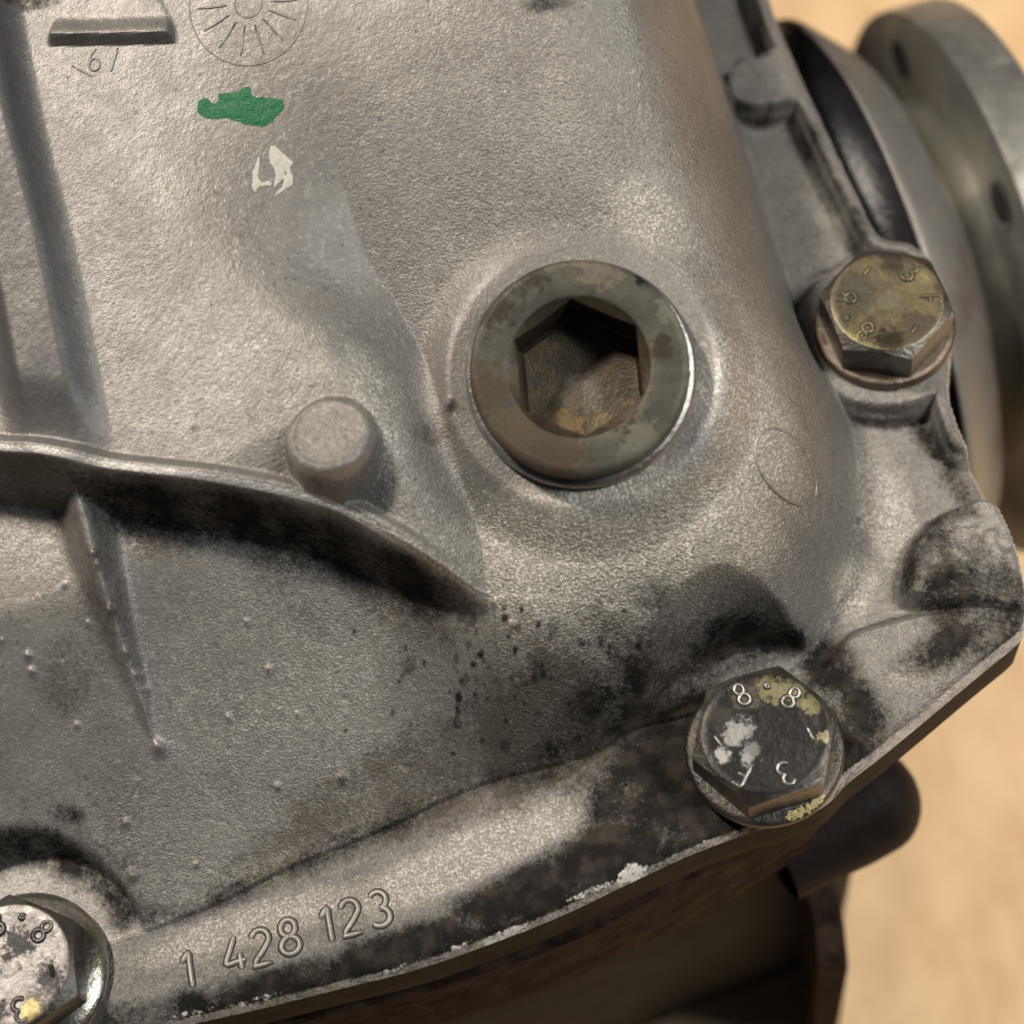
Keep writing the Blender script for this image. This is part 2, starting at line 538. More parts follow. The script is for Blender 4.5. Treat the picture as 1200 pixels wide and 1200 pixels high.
def tube(P, r, sides=8, flat=1.0, closed=False):
    """tube mesh round polyline P (n,3) with flat z squash; ends capped by points"""
    P = np.asarray(P, float)
    n = len(P)
    V, Fc = [], []
    for i in range(n):
        a = P[(i - 1) % n] if (closed or i > 0) else P[i]
        b = P[(i + 1) % n] if (closed or i < n - 1) else P[i]
        t = b - a
        t /= np.linalg.norm(t) + 1e-9
        u = np.cross([0, 0, 1], t)
        u /= np.linalg.norm(u) + 1e-9
        v = np.cross(t, u)
        rr = r if (closed or 0 < i < n - 1) else r * 0.55
        for s in range(sides):
            q = 2 * math.pi * s / sides
            V.append(P[i] + rr * (math.cos(q) * u + flat * math.sin(q) * v))
    m = n if closed else n - 1
    for i in range(m):
        for s in range(sides):
            s2 = (s + 1) % sides
            i2 = (i + 1) % n
            Fc.append((i * sides + s, i2 * sides + s, i2 * sides + s2, i * sides + s2))
    if not closed:
        Fc.append(tuple(range(sides - 1, -1, -1)))
        Fc.append(tuple((n - 1) * sides + s for s in range(sides)))
    return V, Fc


def arc(cx, cy, rx, ry, a0, a1, n=14):
    return [(cx + rx * math.cos(math.radians(a0 + (a1 - a0) * i / n)), cy + ry * math.sin(math.radians(a0 + (a1 - a0) * i / n))) for i in range(n + 1)]


# stroke glyphs in a 0.6 x 1 box centred on the origin
GLYPH = {
    '1': [[(-0.20, 0.24), (0.03, 0.5), (0.03, 0.2), (0.03, -0.2), (0.03, -0.5)]],
    '2': [arc(0, 0.24, 0.25, 0.26, 165, -25, 12) + [(0.05, -0.1), (-0.2, -0.36), (-0.27, -0.5), (0, -0.5), (0.27, -0.5)]],
    '3': [arc(-0.02, 0.25, 0.24, 0.25, 150, -85, 12) + arc(-0.02, -0.24, 0.27, 0.26, 85, -150, 14)],
    '4': [[(0.14, -0.5), (0.14, -0.3), (0.14, -0.02)], [(0.3, -0.26), (0, -0.26), (-0.28, -0.26), (-0.1, 0.15), (0.06, 0.5)]],
    '8': [arc(0, 0.26, 0.21, 0.24, -90, 270, 20), arc(0, -0.25, 0.26, 0.25, 90, 450, 22)],
    '6': [arc(0, -0.22, 0.25, 0.27, 90, 450, 20), [(-0.24, -0.15), (-0.2, 0.2), (0.05, 0.5)]],
    'F': [[(-0.2, -0.5), (-0.2, 0), (-0.2, 0.5), (0.05, 0.5), (0.25, 0.5)], [(-0.2, 0.03), (0.0, 0.03), (0.17, 0.03)]],
    '-': [[(-0.28, 0), (-0.1, 0), (0.1, 0), (0.28, 0)]],
    '.': [arc(0, 0, 0.10, 0.10, 0, 360, 10)],
    '/': [[(-0.12, -0.5), (0, 0), (0.12, 0.5)]],
}

# ---------------------------------------------------------------- the cover as one sculpted casting
STEP = 2.0
xs = np.arange(-860, 900 + STEP, STEP)
ys = np.arange(-780, 1040 + STEP, STEP)
X, Y = np.meshgrid(xs, ys)
NX, NY = len(xs), len(ys)

# plan of the flange edge and of the foot of the bulge, read at flange level
edge_px = [(868, -190), (880, -90), (893, -25), (908, 30), (937, 100), (972, 175), (1003, 240), (1030, 290), (1068, 300), (1098, 330), (1112, 375),
           (1114, 430), (1112, 478), (1130, 530), (1163, 592), (1186, 640), (1199, 690), (1203, 722), (1201, 738), (1193, 751),
           (1165, 774), (1130, 803), (1080, 845), (1030, 886), (994, 914), (968, 940), (930, 958), (880, 972), (810, 998), (745, 1028), (650, 1073),
           (560, 1108), (480, 1135), (380, 1160), (300, 1180), (220, 1198), (100, 1226), (-60, 1262), (-240, 1300)]
EDGE = catmull(at_many(edge_px), 6)
OUT = np.vstack([EDGE, [(-1000, EDGE[-1][1] - 20), (-1000, 1200), (EDGE[0][0] - 20, 1200)]])
foot_px = [(745, -200), (780, -80), (806, 0), (850, 100), (880, 195), (910, 295), (936, 372), (966, 440), (990, 482), (1002, 540), (1000, 620), (984, 690),
           (950, 760), (890, 815), (810, 838), (740, 856), (690, 885), (560, 922), (450, 972), (330, 1022), (240, 1066), (120, 1110), (-60, 1160), (-260, 1215)]
FOOT = catmull(at_many(foot_px), 6)
FOOTP = np.vstack([FOOT, [(-1100, FOOT[-1][1] - 40), (-1100, 1300), (FOOT[0][0] - 60, 1300)]])
def zat(x, y):
    fx = np.clip((np.asarray(x) - xs[0]) / STEP, 0, NX - 2)
    fy = np.clip((np.asarray(y) - ys[0]) / STEP, 0, NY - 2)
    j, i = np.floor(fx).astype(int), np.floor(fy).astype(int)
    a, b = fx - j, fy - i
    return (Z[i, j] * (1 - a) + Z[i, j + 1] * a) * (1 - b) + (Z[i + 1, j] * (1 - a) + Z[i + 1, j + 1] * a) * b


def on(px, py, z0=150.0):
    """point of the casting that the photograph shows at (px, py): march down the view ray"""
    hi, lo = 700.0, -60.0
    prev = hi
    for z in np.arange(hi, lo, -4.0):
        p = at(px, py, z)
        if zat(p[0], p[1]) >= z:
            a, b = z, prev
            for _ in range(14):
                c = 0.5 * (a + b)
                p = at(px, py, c)
                if zat(p[0], p[1]) >= c:
                    a = c
                else:
                    b = c
            return at(px, py, a)
        prev = z
    return at(px, py, 0)


# --- bulge
d, s_, _ = poly_dist(X, Y, FOOT)
din = np.where(inside(X, Y, FOOTP), d, -d)
right = sstep(150, 380, X + 0.25 * np.clip(Y, -400, 0))
mid = sstep(-160, 60, X)
W = (340 * (1 - mid) + 150 * mid) * (1 - right) + 165 * right
t = np.clip(din / W, 0, 1)
PP = (1.45 * (1 - mid) + 2.2 * mid) * (1 - right) + 2.3 * right
g = 1 - (1 - t) ** PP
zp = np.clip(228 + 0.29 * Y, 105, 700)
bulge = zp * g
# broad unevenness of the pattern
bulge = bulge + (fbm(X, Y, 300, 5, 2) - 0.5) * 9 * sstep(20, 160, din)

Z = np.maximum(bulge, 0)
TIP = on(572, 694)
PAN = 88.0


def pan_h(x):
    t_ = min(max((TIP[0] - x) * 0.86 / 95.0, 0), 1)
    return PAN * (1 - (1 - t_) ** 2)


def lifted(pts, extra):
    """photo points of a line that stands extra(x) above the plain bulge"""
    out = []
    for a, b in pts:
        z = 250.0
        for _ in range(30):
            p = at(a, b, z)
            z = 0.5 * z + 0.5 * (float(zat(p[0], p[1])) + extra(p[0]))
        out.append(at(a, b, z)[:2])
    return np.array(out)


RIB = catmull(lifted([(-240, 500), (-120, 512), (0, 528), (60, 536), (130, 549), (250, 564), (340, 582), (400, 600), (450, 627), (500, 657), (545, 683), (572, 694)], lambda x: pan_h(x) + 12), 6)
DIAG = catmull(lifted([(300, -160), (350, 40), (390, 170), (420, 270), (440, 330), (470, 372), (500, 430), (525, 500), (548, 580), (565, 640), (572, 694)], lambda x: 0.0), 6)

# --- raised left panel, ending on the diagonal crease and on the rib
dr, sr, pr = poly_dist(X, Y, RIB)
above = sr > 0
dg, sg, pg = poly_dist(X, Y, DIAG)
left = sg < 0
ext_left = (Y > DIAG[0][1]) & (X < DIAG[0][0])
uw = sstep(at(400, 550, 250)[1], at(400, 60, 330)[1], Y)
tl = np.clip(np.where(left, dg, 0) / (88.0 + 230.0 * uw), 0, 1)
P = PAN * ((1 - (1 - tl) ** 2) * (1 - uw) + uw) * np.where(left, 1.0, sstep(0, 220, din))
fade_up = 1.0
P = P * fade_up
P = np.where(above, P, 0)
xr = RIB[:, 0]
tip = RIB[-1]
ramp_tip = np.clip((tip[0] - X) / 110, 0, 1)
# rib: crest stands a little over the panel, drops off steeply below
crest = 18 * sstep(0, 0.6, ramp_tip)
half = 4.0 + 2.5 * sstep(0, 1, ramp_tip)
# height of panel at the rib line carried below it, then cut off by the draft of the lower face
tlr = np.clip(np.where(X < tip[0], (tip[0] - X) * 0.86, 0) / 95.0, 0, 1)
Prib = PAN * (1 - (1 - tlr) ** 2) * fade_up
# --- the standing rib on the left (upper part) and its tapering continuation below
VR = catmull(lifted([(-62, -160), (-36, 0), (-8, 150), (28, 300), (54, 430), (72, 525)], lambda x: 30 + 0.6 * pan_h(x)), 6)
dv, sv, pv = poly_dist(X, Y, VR)
hv = 36 * (0.7 + 0.3 * sstep(1.0, 0.3, pv))
vrib = hv * (1 - sstep(20, 60, dv)) * (0.25 + 0.75 * sstep(6, 80, dr))
vr_mask = above & (dv < 60)
up_side = np.where(above, P + vrib + np.maximum(0, crest) * (1 - sstep(half, half + 16, dr)), 0)
drop = 1 - sstep(half - 3, half + 12, dr)
dn_side = np.where(~above, (Prib + crest + vrib) * drop, 0)
bulge = bulge + np.where(above, up_side, dn_side)

# --- its tapering continuation below
FN = catmull(np.array([on(a, b + 24 * (1 - i_ / 4))[:2] for i_, (a, b) in enumerate([(98, 548), (118, 640), (145, 740), (168, 820), (184, 878)])]), 6)
df, sf, pf = poly_dist(X, Y, FN)
wf = 34 * (1 - pf) ** 0.8 + 4
hf = 58 * (1 - pf) ** 0.9
fin = hf * np.exp(-(df / (wf * 0.62)) ** 2) * sstep(0, 0.03, pf + (df < 6) * 0.03)
fin_mask = (~above) & (df < wf) & (din > 0)
bulge = np.where(above, bulge, smax(bulge, bulge - dn_side + fin, 6))

Z = np.maximum(bulge, 0)
# --- pockets round the two lower bolts
B1 = at(1036, 387, 36)
B2 = at(896, 881, 22)
B3 = at(31, 1146, 10)
for (bx, by, _z), R0, slope in ((B2, 130, 4.6), (B3, 134, 3.4)):
    r = np.hypot(X - bx, Y - by)
    bulge = smin(bulge, np.maximum(0, (r - R0)) * slope + 2, 16)

# --- flange with its rails, pads and sunken fields
de, _, pe = poly_dist(X, Y, EDGE)
isin = inside(X, Y, OUT)
deo = np.where(isin, de, -de)
fl = np.zeros_like(X) + (fbm(X, Y, 120, 21, 3) - 0.5) * 4
UP = 38.0


def poly_pad(px, z=10, soft=9.0):
    p = catmull(at_many(px, z), 5) if len(px) > 3 else at_many(px, z)
    dd, _, _ = poly_dist(X, Y, p, True)
    return sstep(-soft, soft, np.where(inside(X, Y, p), dd, -dd))


topzone = sstep(at(0, 520)[1], at(0, 470)[1], Y)
rail = 1 - sstep(16, 29, deo)
rail_zone = sstep(at(0, 610)[1], at(0, 590)[1], Y)
pads = rail * rail_zone
lb = at(886, 104, 20)
pads = np.maximum(pads, 1 - sstep(34, 46, np.hypot(X - lb[0], Y - lb[1])))
nk = poly_pad([(886, 70), (930, 60), (955, 118), (900, 135)], 20, 7)
pads = np.maximum(pads, nk)
pads = np.maximum(pads, (1 - sstep(98, 112, np.hypot(X - B1[0], Y - B1[1]))))
crn = poly_pad([(1060, 700), (1066, 650), (1090, 612), (1130, 592), (1168, 588), (1230, 640), (1230, 715), (1140, 712), (1090, 712)], 20, 9)
pads = np.maximum(pads, 0.9 * crn)
low = poly_pad([(950, 800), (985, 752), (1010, 735), (1080, 716), (1150, 708), (1260, 690), (1260, 800), (1100, 900), (960, 980), (860, 900)], 20, 9)
pads = np.maximum(pads, 0.55 * low)
# bumpy worn face of the corner lug
lug = at(1128, 655, 25)
rl = np.hypot(X - lug[0], Y - lug[1])
lump = (fbm(X, Y, 42, 33, 3) - 0.45) * 46 * (1 - sstep(35, 75, rl))
hol = at(1100, 650, 25)
lump -= 20 * np.exp(-((X - hol[0]) ** 2 + (Y - hol[1]) ** 2) / 18 ** 2)
fl = fl + UP * pads + lump * crn
# bottom strip: slightly proud and rolling over towards the edge
strip = sstep(at(0, 880)[1], at(0, 980)[1], Y)
fl = fl + 8 * strip * (1 - sstep(30, 140, deo))
fl = fl - 5 * sstep(26, 0, deo)
# rounded outer arris
q = np.clip(1 - deo / 12.0, 0, 1.6)
fl = fl - 8.0 * q * q
Z = np.where(din > -40, smax(fl, np.where(din > 0, bulge, -40), 14), fl)

# --- plug boss: turned face square to the local slope
PN = np.array([0.02, -0.32, 1.0])
PN /= np.linalg.norm(PN)
PC0 = at(681, 440, 274)
PC = PC0.copy()
pu = np.cross([0, 1, 0], PN)
pu /= np.linalg.norm(pu)
pv_ = np.cross(PN, pu)
rx = (X - PC[0])
ry = (Y - PC[1])
zplane = PC[2] - (PN[0] * rx + PN[1] * ry) / PN[2]
rp = np.sqrt(rx ** 2 + ry ** 2 + (zplane - PC[2]) ** 2)
zb0 = Z[np.unravel_index(np.argmin((X - PC[0]) ** 2 + (Y - PC[1]) ** 2), X.shape)]
boss = 1 - sstep(138, 186, rp)
Z = Z * (1 - boss) + (zplane - 0) * boss
Z = Z - 190 * (1 - sstep(100, 108, rp))
print('boss face', PC[2], 'surface', zb0)

# --- ejector pin boss, ejector marks
pinc = on(393, 528)
ip = np.unravel_index(np.argmin((X - pinc[0]) ** 2 + (Y - pinc[1]) ** 2), X.shape)
print('surface at pin', Z[ip])
rpin = np.hypot(X - pinc[0], Y - pinc[1])
pin_top = Z[ip] + 38
pinb = 1 - sstep(42, 52, rpin)
Z = np.maximum(Z, Z * (1 - pinb) + pinb * (pin_top - 0.06 * (Y - pinc[1]) - 4 * sstep(36, 45, rpin) + 2.0 * sstep(34, 38, rpin)))
ej = on(921, 546)
rej = np.hypot(X - ej[0], (Y - ej[1]))
Z = Z + 3.0 * (1 - sstep(30, 38, rej))

# --- date insert with a step, top left
mk = at(127, 40, 400)
ia = np.unravel_index(np.argmin((X - mk[0]) ** 2 + (Y - mk[1]) ** 2), X.shape)
mkz = Z[ia]
mk = at(128, 44, mkz)
rmk = np.hypot(X - mk[0], Y - mk[1])
ln = (Y - mk[1]) + 0.05 * (X - mk[0])
disc_m = 1 - sstep(64, 72, rmk)
Z = Z + disc_m * np.where(ln > -3, 1, 0) * 14 * (1 - sstep(0, 30, ln) * 0.9) * sstep(-1.4, 1.8, ln)

# --- small casting blobs, pits and skin
rng = np.random.default_rng(7)
blob = [(185, 875, 7), (400, 911, 5), (155, 1026, 6), (113, 650, 4), (118, 664, 4), (133, 720, 4.5), (158, 775, 4.5), (164, 796, 3.5), (172, 808, 3.5), (268, 840, 4), (325, 921, 4),
        (147, 964, 4), (145, 1045, 3.5), (34, 770, 4), (38, 788, 4), (90, 850, 3), (526, 475, 5), (579, 708, 4), (600, 735, 4), (1007, 612, 4), (315, 785, 4), (230, 1012, 3), (290, 730, 3)]
for bx, by, r in blob:
    z0 = 120
    for _ in range(3):
        p = at(bx, by, z0)
        i, j = int(round((p[1] - ys[0]) / STEP)), int(round((p[0] - xs[0]) / STEP))
        z0 = Z[i, j]
    q2 = (X - p[0]) ** 2 + (Y - p[1]) ** 2
    Z = Z + r * 1.1 * np.exp(-q2 / (r * 0.95) ** 2)
for _ in range(40):
    bx, by = rng.uniform(-20, 800), rng.uniform(600, 1060)
    if bx > 500 and by > 850:
        continue
    p = at(bx, by, 90)
    q2 = (X - p[0]) ** 2 + (Y - p[1]) ** 2
    r = rng.uniform(1.9, 2.9)
    Z = Z + rng.choice([1.0, 1.0, -0.8]) * r * 0.8 * np.exp(-q2 / r ** 2)
mach = np.clip(boss * sstep(168, 142, rp), 0, 1)
skin = (fbm(X, Y, 34, 41, 2) - 0.5) * 0.5 + (vnoise(X, Y, 4.4, 43) - 0.5) * 0.35
Z = Z + skin * (1 - 0.8 * mach)


# --- stains, grime and corrosion; some maps also carry painted shade and highlights
def blobs(lst, seed, cell=60, amp=0.6):
    """soft union of photo-space ellipses (px, py, rx, ry, angle, strength)"""
    out = np.zeros_like(X)
    for bx, by, ax, ay, an, st in lst:
        p = on(bx, by)
        c, s = math.cos(math.radians(an)), math.sin(math.radians(an))
        u = (X - p[0]) * c + (Y - p[1]) * s
        v = -(X - p[0]) * s + (Y - p[1]) * c
        q = np.sqrt((u / ax) ** 2 + (v / ay) ** 2)
        out = np.maximum(out, st * (1 - sstep(0.35, 1.45, q)))
    return out


def strokes(lst):
    out = np.zeros_like(X)
    for px, wd, st in lst:
        P2 = catmull(np.array([on(a, b)[:2] for a, b in px]), 4)
        lo, hi = P2.min(0) - 3 * wd, P2.max(0) + 3 * wd
        j0, j1 = np.searchsorted(xs, [lo[0], hi[0]])
        i0, i1 = np.searchsorted(ys, [lo[1], hi[1]])
        sl = (slice(i0, i1), slice(j0, j1))
        dd, _, _ = poly_dist(X[sl], Y[sl], P2)
        out[sl] = np.maximum(out[sl], st * (1 - sstep(wd * 0.1, wd * 1.9, dd)))
    return out


grime_shade = blobs([(890, 900, 150, 115, 20, 1.25), (765, 925, 84, 74, 20, 1.0), (800, 860, 90, 70, 30, 1.05), (870, 990, 120, 40, 25, 1.15), (1000, 850, 30, 20, 20, .5), (770, 830, 60, 45, 30, .8),
               (1120, 690, 45, 70, -30, 0.75), (1165, 700, 45, 60, 0, 0.72), (1100, 760, 75, 28, 30, 0.80), (1160, 750, 50, 40, 20, .7),
               
               (640, 900, 75, 22, 20, 0.62), (500, 945, 75, 20, 22, 0.60), (400, 990, 70, 18, 22, 0.58), (300, 1040, 60, 16, 20, 0.55), (720, 840, 80, 40, 20, 0.62), (650, 800, 40, 30, 0, 0.45),
               (330, 1152, 90, 22, 14, 0.95), (480, 1108, 110, 28, 16, 1.1), (620, 1045, 110, 34, 22, 1.2), (720, 1000, 70, 40, 20, 1.25), (210, 1180, 50, 20, 10, 0.6), (150, 1190, 40, 20, 10, .6),
               (78, 955, 26, 14, -15, 0.62), (640, 5, 30, 10, 0, .5), (30, 2, 40, 14, 0, .75),
               (760, 700, 30, 18, 0, .42), (480, 780, 14, 12, 0, .5), (700, 710, 9, 9, 0, .55), (650, 740, 8, 12, 0, .6), (600, 800, 18, 14, 0, .45), (550, 830, 14, 10, 0, .45),
               (120, 1000, 60, 18, -30, .55), (30, 990, 60, 16, 0, .6)], 1)
# thin strokes: grime along the rail foot, grime with painted shade in the bolt pockets
grime_shade = np.maximum(grime_shade, strokes([([(968, 780), (1000, 830), (1012, 880), (985, 915)], 30, 1.0), ([(830, 800), (860, 775), (905, 766)], 16, .6), ([(772, 840), (798, 798), (832, 770), (875, 750), (935, 754)], 15, .9), ([(868, 72), (854, 90), (851, 112), (862, 132), (886, 142), (912, 136), (925, 131)], 6, .72), ([(925, 131), (940, 155), (962, 190), (985, 230), (1000, 265), (1004, 290)], 13, .70),
    ([(1003, 290), (980, 312), (940, 328)], 4, .6), ([(882, -10), (892, 40), (897, 62)], 6, .66), ([(1003, 494), (1040, 490), (1080, 497)], 9, .74), ([(1075, 500), (1100, 530), (1122, 570), (1135, 590)], 15, .72),
    ([(1138, 598), (1098, 613), (1074, 645), (1064, 690)], 12, .72), ([(985, 755), (1010, 737), (1080, 717), (1145, 712)], 5, .62),
    ([(170, 1074), (240, 1066), (330, 1022), (450, 972), (560, 922), (690, 885), (740, 860)], 13, .62), ([(230, 1190), (300, 1172), (380, 1150), (480, 1125), (560, 1098), (650, 1060), (745, 1018), (810, 990)], 24, 1.0), ([(-20, 985), (60, 994), (112, 1030), (150, 1066)], 22, .8)]))
stain_shade = blobs([(660, 850, 200, 80, 20, 0.78), (480, 925, 200, 70, 22, 0.74), (800, 790, 90, 45, 20, .6), (330, 1000, 130, 40, 22, 0.62), (330, 700, 100, 40, -20, 0.5), (100, 760, 60, 160, -20, 0.5), (300, 240, 90, 150, 30, 0.30),
               (150, 950, 220, 90, 0, 0.42), (520, 700, 60, 22, -20, .55), (520, 500, 20, 60, -70, .5), (880, 640, 70, 50, 40, .42), (900, 600, 30, 20, 40, .45), (180, 420, 80, 60, 0, .28),
               (1110, 640, 60, 50, 0, .6), (940, 240, 40, 60, 0, .3), (720, 770, 60, 45, 0, .6), (60, 420, 30, 90, -70, .3)], 2)
white = blobs([(740, 1025, 26, 9, 20, 0.75), (690, 1045, 40, 5, 22, 0.65), (590, 1096, 46, 6, 22, 0.7), (470, 1133, 30, 5, 15, 0.6), (300, 1172, 60, 5, 14, 0.6), (740, 1015, 10, 8, 0, .7), (220, 1190, 40, 6, 14, .6), (830, 985, 40, 3, 20, .5),
               (540, 1108, 20, 4, 20, .65), (300, 205, 1, 1, 0, 0)], 3)
clean_sheen = blobs([(690, 635, 170, 70, 8, 1.15), (860, 600, 60, 60, 0, .9), (880, 500, 60, 90, 20, 0.9), (440, 470, 30, 80, 20, 0.8), (760, 250, 60, 36, -30, 0.8), (560, 1000, 170, 34, 22, 1.0), (290, 1085, 150, 26, 16, 0.9), (600, 690, 60, 30, 0, .8),
               (300, 430, 150, 90, 0, 0.4), (970, 240, 30, 70, 25, .5), (1040, 600, 36, 90, 10, .7), (1000, 690, 30, 50, -10, .7), (30, 640, 60, 40, 0, .6), (300, 790, 200, 100, 10, .52), (1080, 780, 50, 24, 30, .6)], 4)  # cleaner metal; highlights on convex slopes painted in as paler colour
smooth = np.clip(mach + 0.45 * (~above) * (din > 0) * sstep(120, -60, X) + 0.5 * vrib / 36 * above + 0.35 * (crn > 0.5), 0, 1)
patina = np.clip(0.20 * above * (din > 0) * sstep(250, -250, X - 0.4 * Y) + 0.45 * (din < 0) + 1.25 * vrib / 36 * above + 0.12 * (~above) * (din > 0) * sstep(10, 60, dr) * sstep(120, -60, X) + 0.45 * mach + 0.35 * right * (din > 0) * (1 - sstep(60, 170, din)), 0, 1)
tex = 0.24 + 0.91 * sstep(-420, 160, X - 0.75 * Y)
tex = tex * (0.62 + 0.8 * fbm(X, Y, 170, 91, 3))
tex = np.where((~above) & (X < 0), np.minimum(tex, 0.8), tex)
tex = np.where(din < 0, 1.1, tex)
stain_shade = np.maximum(stain_shade, np.clip(grime_shade * 0.75, 0, 0.62))
stain_shade = np.maximum(stain_shade, np.where(din < 0, 0.34, 0))
for _ in range(230):
    bx, by = rng.normal(640, 110), rng.normal(800, 62)
    if by < 690 + 0.10 * abs(bx - 700) or by > 905 or bx > 850 or bx < 330:
        continue
    p = on(bx, by)
    rr_ = rng.uniform(1.8, 3.8) if rng.random() < 0.85 else rng.uniform(4, 7)
    j0, i0 = int((p[0] - xs[0]) / STEP), int((p[1] - ys[0]) / STEP)
    sl = (slice(max(i0 - 8, 0), i0 + 9), slice(max(j0 - 8, 0), j0 + 9))
    q = np.hypot((X[sl] - p[0]) * rng.uniform(.8, 1.3), (Y[sl] - p[1]) * rng.uniform(.6, 1.2)) / rr_
    tgt = grime_shade if rng.random() < 0.45 else stain_shade
    tgt[sl] = np.maximum(tgt[sl], rng.uniform(.5, 0.9) * (1.0 if tgt is grime_shade else 1.25) * (1 - sstep(0.3, 1.5, q)))
under = (~above) & (X < tip[0] + 6)  # rib underside band: oily grime plus shade put into the colour
grime_shade = np.maximum(grime_shade, np.where(under, 0.80 * sstep(half - 4, half + 3, dr) * (1 - sstep(14, 48, dr)), 0) * sstep(-520, -380, X) * sstep(tip[0] + 10, tip[0] - 70, X))
stain_shade = np.maximum(stain_shade, np.where(under, 0.62 * (1 - sstep(30, 85, dr)), 0) * sstep(tip[0] + 10, tip[0] - 60, X))
worn = np.where(X < tip[0] + 2, 1 - sstep(2.5, 7.5, dr + 2.5 * (sr < 0)), 0)
worn = np.maximum(worn, np.where(deo > -5, 0.62 * (1 - sstep(3, 9, deo)), 0))
worn = np.maximum(worn, 0.55 * pads * (1 - pads) * 4 * (deo > 8) * (crn < 0.1) * (low < .05))
worn = np.maximum(worn, 0.7 * (1 - sstep(2, 5, np.abs(rpin - 43))) * (Y < pinc[1] + 12))
# keep the grime patches ragged
grime_shade = grime_shade + (fbm(X, Y, 44, 61, 4) - 0.5) * 0.8 * (grime_shade > 0.02)
stain_shade = stain_shade + (fbm(X, Y, 60, 71, 4) - 0.5) * 0.5 * (stain_shade > 0.02)

# --- build: snap the rim of the grid to the outline, split into named parts, keep the normals of the whole
XV, YV, ZV = X.copy(), Y.copy(), Z.copy()
near = (deo > -STEP * 1.05) & (deo < STEP * 0.55)
idx = np.argwhere(near)
Pn = np.vstack([EDGE])
A_, B_ = Pn[:-1], Pn[1:]
for i, j in idx:
    p = np.array([X[i, j], Y[i, j]])
    ab = B_ - A_
    tt = np.clip(((p - A_) * ab).sum(1) / (ab * ab).sum(1), 0, 1)
    c = A_ + tt[:, None] * ab
    k = np.argmin(((c - p) ** 2).sum(1))
    XV[i, j], YV[i, j] = c[k]
    ZV[i, j] = zat(X[i, j], Y[i, j]) if deo[i, j] > 0 else -11 - 5
ZV[near] = -13.0
keepv = isin | near
fy0 = keepv[:-1, :-1] & keepv[:-1, 1:] & keepv[1:, :-1] & keepv[1:, 1:]
ids = np.arange(NX * NY).reshape(NY, NX)
quads = np.stack([ids[:-1, :-1], ids[:-1, 1:], ids[1:, 1:], ids[1:, :-1]], -1)
# normals of the full sheet
gx = np.gradient(Z, STEP, axis=1)
gy = np.gradient(Z, STEP, axis=0)
NRM = np.stack([-gx, -gy, np.ones_like(gx)], -1)
NRM /= np.linalg.norm(NRM, axis=-1, keepdims=True)
# trim the far-off frame part of the sheet that the picture never nears
lab = np.zeros(X.shape, int)
lab[din < 0] = 1
lab[(dr < half + 14) & (X < tip[0] + 4)] = 2
lab[above & (dv < 52) & (lab == 0)] = 3
lab[fin_mask & (df < wf * 0.85) & (lab == 0)] = 4
lab[(rp < 162)] = 6
lab[rpin < 50] = 5
lab[np.hypot(X - lb[0], Y - lb[1]) < 43] = 7
lab[(rmk < 71)] = 9
lab[(crn > 0.5) & isin & (din < -4)] = 10
dial0 = on(291, 4)
rdl = np.hypot(X - dial0[0], Y - dial0[1])
lab[rdl < 66] = 8
lab[rej < 39] = 11
labf = lab[:-1, :-1]
cover = thing('differential_cover', 'grey cast aluminium differential cover with ribs, raised part number and grimy bolted flange', 'cover')
names = {0: ('cover_shell', None), 1: ('mounting_flange', 'flat flange with sunken fields, caked grimy black near the bolts'), 2: ('rib', 'curved rib with bright worn crest'), 3: ('rib', 'broad smooth standing rib at the left edge'),
         4: ('rib', 'tapering lower rib running to a point'), 5: ('ejector_boss', 'small round raised boss with flat top'), 6: ('plug_boss', 'machined round face round the plug'),
         7: ('flange_boss', 'small round boss joined to the rail'), 8: ('date_dial', None), 9: ('cast_insert', 'round cast insert split by a dark step'), 10: ('corner_lug', 'lumpy grimy lug at the corner'), 11: ('ejector_mark', None)}
allV = np.stack([XV, YV, ZV], -1).reshape(-1, 3) * S
allN = NRM.reshape(-1, 3)
attrs = {'grime_shade': grime_shade.reshape(-1), 'stain_shade': stain_shade.reshape(-1), 'white': white.reshape(-1), 'smooth': smooth.reshape(-1), 'patina': patina.reshape(-1), 'tex': tex.reshape(-1), 'worn': worn.reshape(-1), 'clean_sheen': clean_sheen.reshape(-1)}


def sheet(name, Vv, Nn, Q, mat, parent, at_=None):
    me = bpy.data.meshes.new(name)
    nv, nf = len(Vv), len(Q)
    me.vertices.add(nv)
    me.vertices.foreach_set('co', np.ascontiguousarray(Vv, np.float32).ravel())
    me.loops.add(nf * 4)
    me.polygons.add(nf)
    me.loops.foreach_set('vertex_index', np.ascontiguousarray(Q, np.int32).ravel())
    me.polygons.foreach_set('loop_start', np.arange(0, nf * 4, 4, dtype=np.int32))
    me.polygons.foreach_set('use_smooth', np.ones(nf, bool))
    me.update(calc_edges=True)
    if Nn is not None:
        me.normals_split_custom_set_from_vertices([tuple(v) for v in Nn])
    for k, v in (at_ or {}).items():
        a = me.attributes.new(k, 'FLOAT', 'POINT')
        a.data.foreach_set('value', np.ascontiguousarray(v, np.float32))
    me.materials.append(mat)
    return link(bpy.data.objects.new(name, me), parent)


cover_parts = {}
for L, (nm, lbl) in names.items():
    sel = fy0 & (labf == L)
    Q = quads[sel]
    if len(Q) == 0:
        continue
    u, inv = np.unique(Q.ravel(), return_inverse=True)
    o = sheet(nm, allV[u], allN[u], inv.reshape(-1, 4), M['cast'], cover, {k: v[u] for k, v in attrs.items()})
    if lbl:
        o['label'] = lbl
    cover_parts[L] = o

